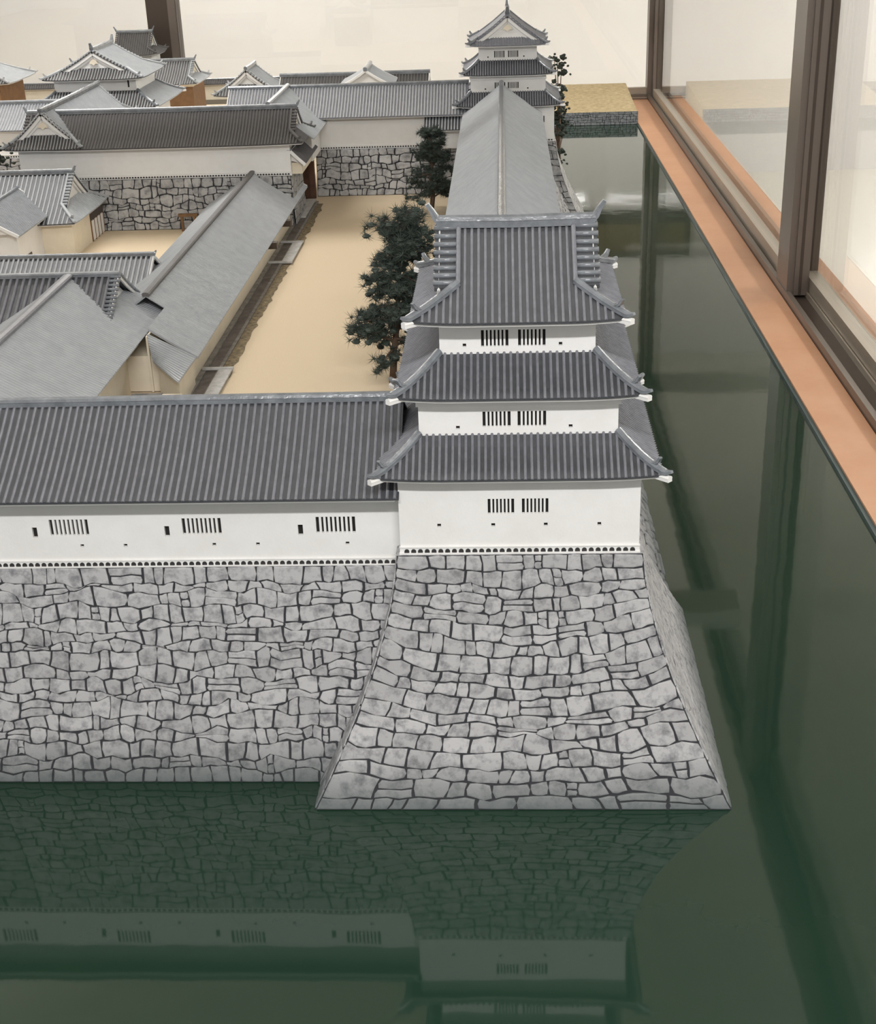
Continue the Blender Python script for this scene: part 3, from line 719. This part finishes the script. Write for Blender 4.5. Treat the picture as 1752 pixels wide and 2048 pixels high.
# ditch along the storehouse
dt = thing('stone_ditch', (-58, 300, 13), 'narrow dark ditch with stone kerbs along the storehouse wall', 'ditch')
mk('kerb', box(-61.3, -60.2, 175, 420, 13, 13.45), M_kerb, dt); mk('ditch_bed', box(-60.2, -58.0, 175, 420, 13, 13.08), M_gutter, dt)
mk('kerb', box(-58.0, -57.3, 175, 420, 13, 13.4), M_kerb, dt)
rg = random.Random(4)
V = []; F = []
for i in range(98):
    y = 175+i*2.5; V += [(-57.3, y, 13.12), (-55.2+rg.uniform(-.45, .45), y, 13.05)]
for i in range(97): F.append((2*i, 2*i+1, 2*i+3, 2*i+2))
mk('gravel_border', (V, F), M_moss, dt)
for i, (y0, y1) in enumerate(((343.5, 365.5), (214, 258.5))):
    bd = thing('slab_bridge', (-58, (y0+y1)/2, 13), ('pale slab bridge over the ditch near the far end of the storehouse', 'pale slab bridge over the ditch near the storehouse porch')[i], 'bridge')
    mk('bridge_slab', box(-57.6, -54.9, y0, y1, 13.3, 13.7), M_slab, bd)
    for yy in (y0, y1): mk('bridge_kerb', box(-61.0, -54.7, yy-.3, yy+.3, 13.5, 14.0), M_slab, bd)
# palace hall A with front wing
pa = thing('palace_hall', (-90, 262, 13), 'large palace hall with crossed grey roofs and white side gable, lower left', 'castle building')
mk('wall_panel', box(-130, -72.7, 247, 271, 13, 24.6), M_cream, pa); mk('wall_panel', box(-99, -72.7, 192, 247, 13, 25), M_cream, pa)
gable_roof(pa, -138, -75.6, 259.5, 15.5, 24.0, 33.0, pitch=1.3, r=.3, ribs=('parts', 'stuff'), sag=.4, rw=1.4, rh=.8, wall_in=1.6, end_wall=(False, True))
slope(pa, Slope((-69.2, 244, 23.8), (-69.2, 272, 23.8), (-78, 244, 28.4), (-78, 268, 28.4), sag=.15), .9, .13, ribs='stuff', mt=M_plain, md=M_plain)
for sgn in (-1, 1):
    for q in range(13):
        t_ = .22+.76*(q+.5)/13
        mk('rake_tile', tube([(-77.3, 259.5+sgn*15.5*(1-t_), 24+9*t_-1.6*t_*(1-t_)+.3), (-75.2, 259.5+sgn*15.5*(1-t_), 24+9*t_-1.6*t_*(1-t_)+.3)], .34, 6), M_ridge, pa, smooth=True)
gable_roof(pa, 190, 259, 85.6, 16.4, 23.8, 32.9, T=T_, pitch=.9, r=.13, ribs=('stuff', 'stuff'), sag=.25, rw=1.8, rh=.7, rm=M_tile, mats=(M_plain, M_plain), end_wall=(True, False))
pb = thing('palace_hall', (-103, 308, 13), 'low hall with a straight ribbed roof just behind the crossed palace roofs', 'castle building')
mk('wall_panel', box(-140, -83, 299, 317, 13, 19), M_cream, pb)
gable_roof(pb, -142, -81, 308, 12, 18.2, 25.0, pitch=1.15, r=.28, ribs=('parts', 'stuff'), sag=.2, rw=1.2, rh=.8, orn=.8, mats=(M_plain, M_deck))
# gate building C with dormer
pc = thing('residence', (-138, 371, 13), 'cream-walled residence with glossy crossed roofs at the left edge, mid-height', 'castle building')
wall_shell(pc, -170, -115.2, 357.5, 386, 13, 22.8, m=M_cream)
irimoya(pc, -140, 371, 26.5, 16.3, 22.2, 32.6, 21.6, .40, ribs=('parts', 'stuff', 'stuff'), pitch=1.25, r=.25, strip=1.5, strips='stuff', orn=1.6, lift=.3, sag=.4, mats=(M_plain, M_deck), pend=False, tip=1)
mk('wall_panel', box(-139, -123.5, 338, 358, 13, 24.6), M_white, pc)
gable_roof(pc, 334, 366, 131.4, 10.0, 24.0, 29.8, T=T_, pitch=.8, r=.13, ribs=('stuff', 'stuff'), sag=.2, mats=(M_ridge, M_plain), rw=.9, rh=.6)
mk('lintel', box(-115.3, -114.9, 374, 386.5, 18.8, 21.0), M_bronze_d, pc)
for k in range(4): mk('door_panel', box(-115.3, -115.0, 374.3+k*3.05, 377+k*3.05, 13.3, 18.5), M_white, pc)
for k in range(5): mk('door_frame', box(-115.3, -114.9, 373.9+k*3.05, 374.25+k*3.05, 13, 18.8), M_brown, pc)
mk('side_window', box(-123.6, -123.3, 344, 347, 15.2, 17.0), M_bronze_d, pc)
wg = thing('wooden_gate', (-88, 385, 13), 'tiny bare brown wooden gate frame against the stone wall by the left court', 'gate')
mk('gate_post', box(-92.2, -91.5, 384, 384.7, 13, 18), M_brown, wg); mk('gate_post', box(-88.6, -87.9, 384, 384.7, 13, 18), M_brown, wg); mk('cross_beam', box(-92.8, -87.2, 383.9, 384.8, 17.2, 18), M_brown, wg)
# second tower, left background
t2 = thing('gabled_tower', (-135, 478, 13), 'white tower with large front gable rising behind the gatehouse roof, upper left', 'castle tower')
wall_shell(t2, -149, -121.5, 465, 491, 30, 47.5, [(-124.4, -123.8, 43, 45.4)])
loophole(t2, (-124.4, -123.8, 43, 45.4), 465)
irimoya(t2, -135, 478, 17.0, 16.6, 46.2, 54.8, 11.5, .36, T=rot90((-135, 478)), ribs=('stuff',)*3, strips='stuff', pitch=.95, r=.2, strip=1.6, orn=2.2, mats=(M_plain, M_deckw))
skirt(t2, -135, 478, 21.5, 20.5, 13.7, 13.0, 37.4, 42.0, ribs=('stuff',)*4, pitch=.95, r=.2, mats=(M_plain, M_deckw))
mk('wall_panel', box(-152, -118, 461, 495, 13, 38), M_white, t2)
# brown timber hall behind
bb = thing('timber_hall', (-160, 612, 13), 'long hall with brown timber walls under a grey roof behind the gabled tower', 'castle building')
mk('wall_panel', box(-186, -132.5, 600, 624, 13, 28.4), M_brown, bb); mk('wall_band', box(-186.2, -132.3, 599.8, 624, 26.0, 28.6), M_cream, bb)
irimoya(bb, -160, 612, 30, 15, 27.4, 35.4, 25.5, .36, ribs=('stuff',)*3, strips='stuff', pitch=1.1, r=.15, strip=1.4, orn=2, mats=(M_plain, M_deckw))
ks = thing('keep_top', (-175, 690, 13), 'small white keep with dark curved roof highest in the far left background', 'castle tower')
wall_shell(ks, -187.5, -169, 682, 699, 13, 32, [(-180, -177.2, 28.4, 30.4)]); window(ks, (-180, -177.2, 28.4, 30.4), 682, 4)
irimoya(ks, -178.2, 690.5, 12.4, 11.5, 31.4, 40.8, 7.4, .34, ribs=('stuff',)*3, strips='stuff', pitch=1.1, r=.25, strip=1.5, orn=2.4, mats=(M_tilew, M_deckw), lift=.8)
lh = thing('timber_hall', (-215, 575, 13), 'brown timber building with pale grey hipped roof at the upper left corner', 'castle building')
mk('wall_panel', box(-250, -202, 561, 590, 13, 35), M_brown, lh)
irimoya(lh, -226, 575, 29, 18, 34.2, 44.5, 16, .6, ribs=('stuff',)*3, strips='stuff', pitch=1.1, r=.15, strip=1.5, orn=1.2, mats=(M_plain, M_deckw))
l1 = thing('outbuilding', (-92, 532, 13), 'low cream outbuilding with pale gabled roof beyond the far gallery, left part', 'castle building')
mk('wall_panel', box(-103, -82, 524, 542, 13, 33), M_cream, l1); mk('timber_base', box(-103.2, -81.8, 523.8, 542, 13, 29.5), M_brown, l1)
irimoya(l1, 532, 95, 14, 12, 32.4, 41.0, 8.5, .4, T=T_, ribs=('stuff',)*3, strips='stuff', pitch=1.1, r=.2, orn=0, mats=(M_plain, M_deckw), pend=False)
l2 = thing('outbuilding', (-60, 520, 13), 'low straight ridge line of a building beyond the far gallery roof', 'castle building')
mk('wall_panel', box(-80, -28, 512, 528, 13, 35), M_white, l2)
gable_roof(l2, -82, -27, 520, 11, 33.5, 38.6, pitch=1.1, r=.2, ribs=('stuff', 'stuff'), mats=(M_tilew, M_deckw))
l3 = thing('outbuilding', (-48, 500, 13), 'small gabled roof peeking over the middle of the far gallery ridge', 'castle building')
mk('wall_panel', box(-55, -41, 490, 506, 13, 38), M_white, l3)
gable_roof(l3, 488, 508, 47.5, 9.5, 38.4, 43.6, T=T_, pitch=1.0, r=.2, ribs=('stuff', 'stuff'), mats=(M_plain, M_plain))
l4 = thing('boundary_wall', (-140, 640, 13), 'low dark tiled boundary wall along the far edge of the model', 'wall')
mk('wall_panel', box(-230, -98, 656, 658, 13, 20.5), M_cream, l4)
gable_roof(l4, -231, -97, 657, 2.4, 20.2, 22.0, pitch=1.1, r=.2, ribs=('stuff', 'stuff'), mats=(M_tilew, M_deckw), sag=0, rw=.8, rh=.5)
# ================================================================== TREES
def star(rng, c, r, n, wd=.09, up=.25):
    V, F = [], []
    for i in range(n):
        d = Vector((rng.gauss(0, 1), rng.gauss(0, 1), rng.gauss(up, .8))).normalized()
        a = d.cross(Vector((rng.random(), rng.random(), rng.random()))).normalized()*wd
        b_ = d.cross(a).normalized()*wd*.8
        l = r*rng.uniform(.65, 1.1); k = len(V)
        V += [tuple(c+a), tuple(c-a*.5+b_), tuple(c-a*.5-b_), tuple(c+d*l)]
        F += [(k, k+1, k+3), (k+1, k+2, k+3), (k+2, k, k+3)]
    return V, F
def blob(rng, c, r, flat_=.7):
    me = []; V = []; F = []
    n, m_ = 7, 4
    ph = rng.random()*9
    for j in range(m_+1):
        th = math.pi*j/m_
        for i in range(n):
            a = 2*math.pi*i/n+j*.4
            rr = r*rng.uniform(.75, 1.25)
            V.append((c[0]+rr*math.sin(th)*math.cos(a), c[1]+rr*math.sin(th)*math.sin(a), c[2]+rr*flat_*math.cos(th)))
    for j in range(m_):
        for i in range(n): F.append((j*n+i, j*n+(i+1) % n, (j+1)*n+(i+1) % n, (j+1)*n+i))
    return V, F
def pine(loc, h, spread, seed, label, n=26, tufts=9, needle=1.5, lean=(0, 0)):
    rng = random.Random(seed); x, y, z = loc
    t = thing('pine_tree', loc, label, 'tree')
    tr = [Vector((x+lean[0]*q+rng.uniform(-.3, .3), y+lean[1]*q, z+h*q)) for q in (0, .2, .4, .6, .8, .95)]
    mk('trunk', tube(tr, [.8, .7, .6, .45, .3, .15]), M_bark, t, smooth=True)
    br = []; nd = []
    for i in range(n):
        q = .18+.8*(i/n); k = min(4, int(q*5)); f_ = q*5-k
        b0 = tr[k].lerp(tr[min(5, k+1)], min(1, f_)); an = i*2.4+rng.uniform(-.5, .5)
        L = spread*(1.05-q*.75)*rng.uniform(.7, 1.1)
        e = b0+Vector((math.cos(an)*L, math.sin(an)*L, rng.uniform(-.06, .14)*h))
        mid = b0.lerp(e, .5)+Vector((0, 0, .5))
        br.append(tube([b0, mid, e], [.3, .2, .1], 4))
        for j in range(tufts):
            p = b0.lerp(e, rng.uniform(.35, 1.05))+Vector((rng.gauss(0, .12), rng.gauss(0, .12), rng.gauss(0, .06)))*spread
            nd.append(star(rng, p, needle, 26, .065))
            if j % 3 == 0: nd.append(blob(rng, p, needle*.42, .6))
    nd.append(star(rng, tr[-1], needle*1.2, 30))
    mk('branches', join(*br), M_bark, t, kind='stuff'); mk('needles', join(*nd), M_pine, t, kind='stuff')
def bush(loc, h, spread, seed, label, n=30, name='broadleaf_tree', trunk=True, r=1.3):
    rng = random.Random(seed); x, y, z = loc; t = thing(name, loc, label, 'tree' if trunk else 'shrub')
    L = []; br = []
    for i in range(n):
        q = rng.uniform(.15 if trunk else .05, 1); a = rng.random()*6.28; rr = spread*math.sqrt(rng.random())*(1.1-.5*q)
        p = Vector((x+rr*math.cos(a), y+rr*math.sin(a), z+h*q)); L.append(blob(rng, p, r*rng.uniform(.7, 1.2)))
        for _ in range(5): L.append(blob(rng, p+Vector((rng.gauss(0, 1), rng.gauss(0, 1), rng.gauss(0, .8)))*r, r*.4))
        if i % 3 == 0: br.append(tube([(x, y, z+h*q*.5), tuple(p)], [.25, .12], 4))
    if trunk: mk('trunk', tube([(x, y, z), (x+.4, y, z+h*.6)], [.7, .35]), M_bark, t, smooth=True)
    mk('branches', join(*br), M_bark, t, kind='stuff'); mk('foliage', join(*L), M_leaf, t, kind='stuff')
pine((-22.0, 250, 13), 31.5, 10.5, 7, 'bushy dark pine beside the left side of the near tower', n=46, tufts=22, needle=1.9, lean=(3.0, 6))
pine((-21.5, 402, 13), 24, 8.5, 8, 'tall open pine at the far end of the sand court by the gallery', n=34, tufts=18, needle=1.7, lean=(.6, 0))
bush((18.5, 478, 6), 42, 3.6, 9, 'dark leafy tree at the right side of the far tower', n=34)
mk('tree_mound', prism([(4, 458, 0), (21.5, 458, 0), (21.5, 500, 0), (4, 500, 0)], (0, 0, 6)), M_stone_far); tag(bpy.data.objects['tree_mound'], 'low stone mound behind the far tower, under the leafy tree', 'stone base')
bush((-152, 408, 13), 21, 3.2, 10, 'small dark round tree at the left picture edge below the gallery roof', n=20, r=1.5)
bush((-96, 440, 27), 12, 5, 11, 'green bushy tree tops between the gatehouse ridge and the timber hall', n=26, name='shrub_clump', trunk=False)
post = mk('tree_stump', tube([(-13.6, 236, 13), (-13.4, 236, 24), (-13.8, 236, 30)], [.7, .6, .5]), M_bark); tag(post, 'bare brown trunk standing close to the left side of the near tower', 'tree trunk')
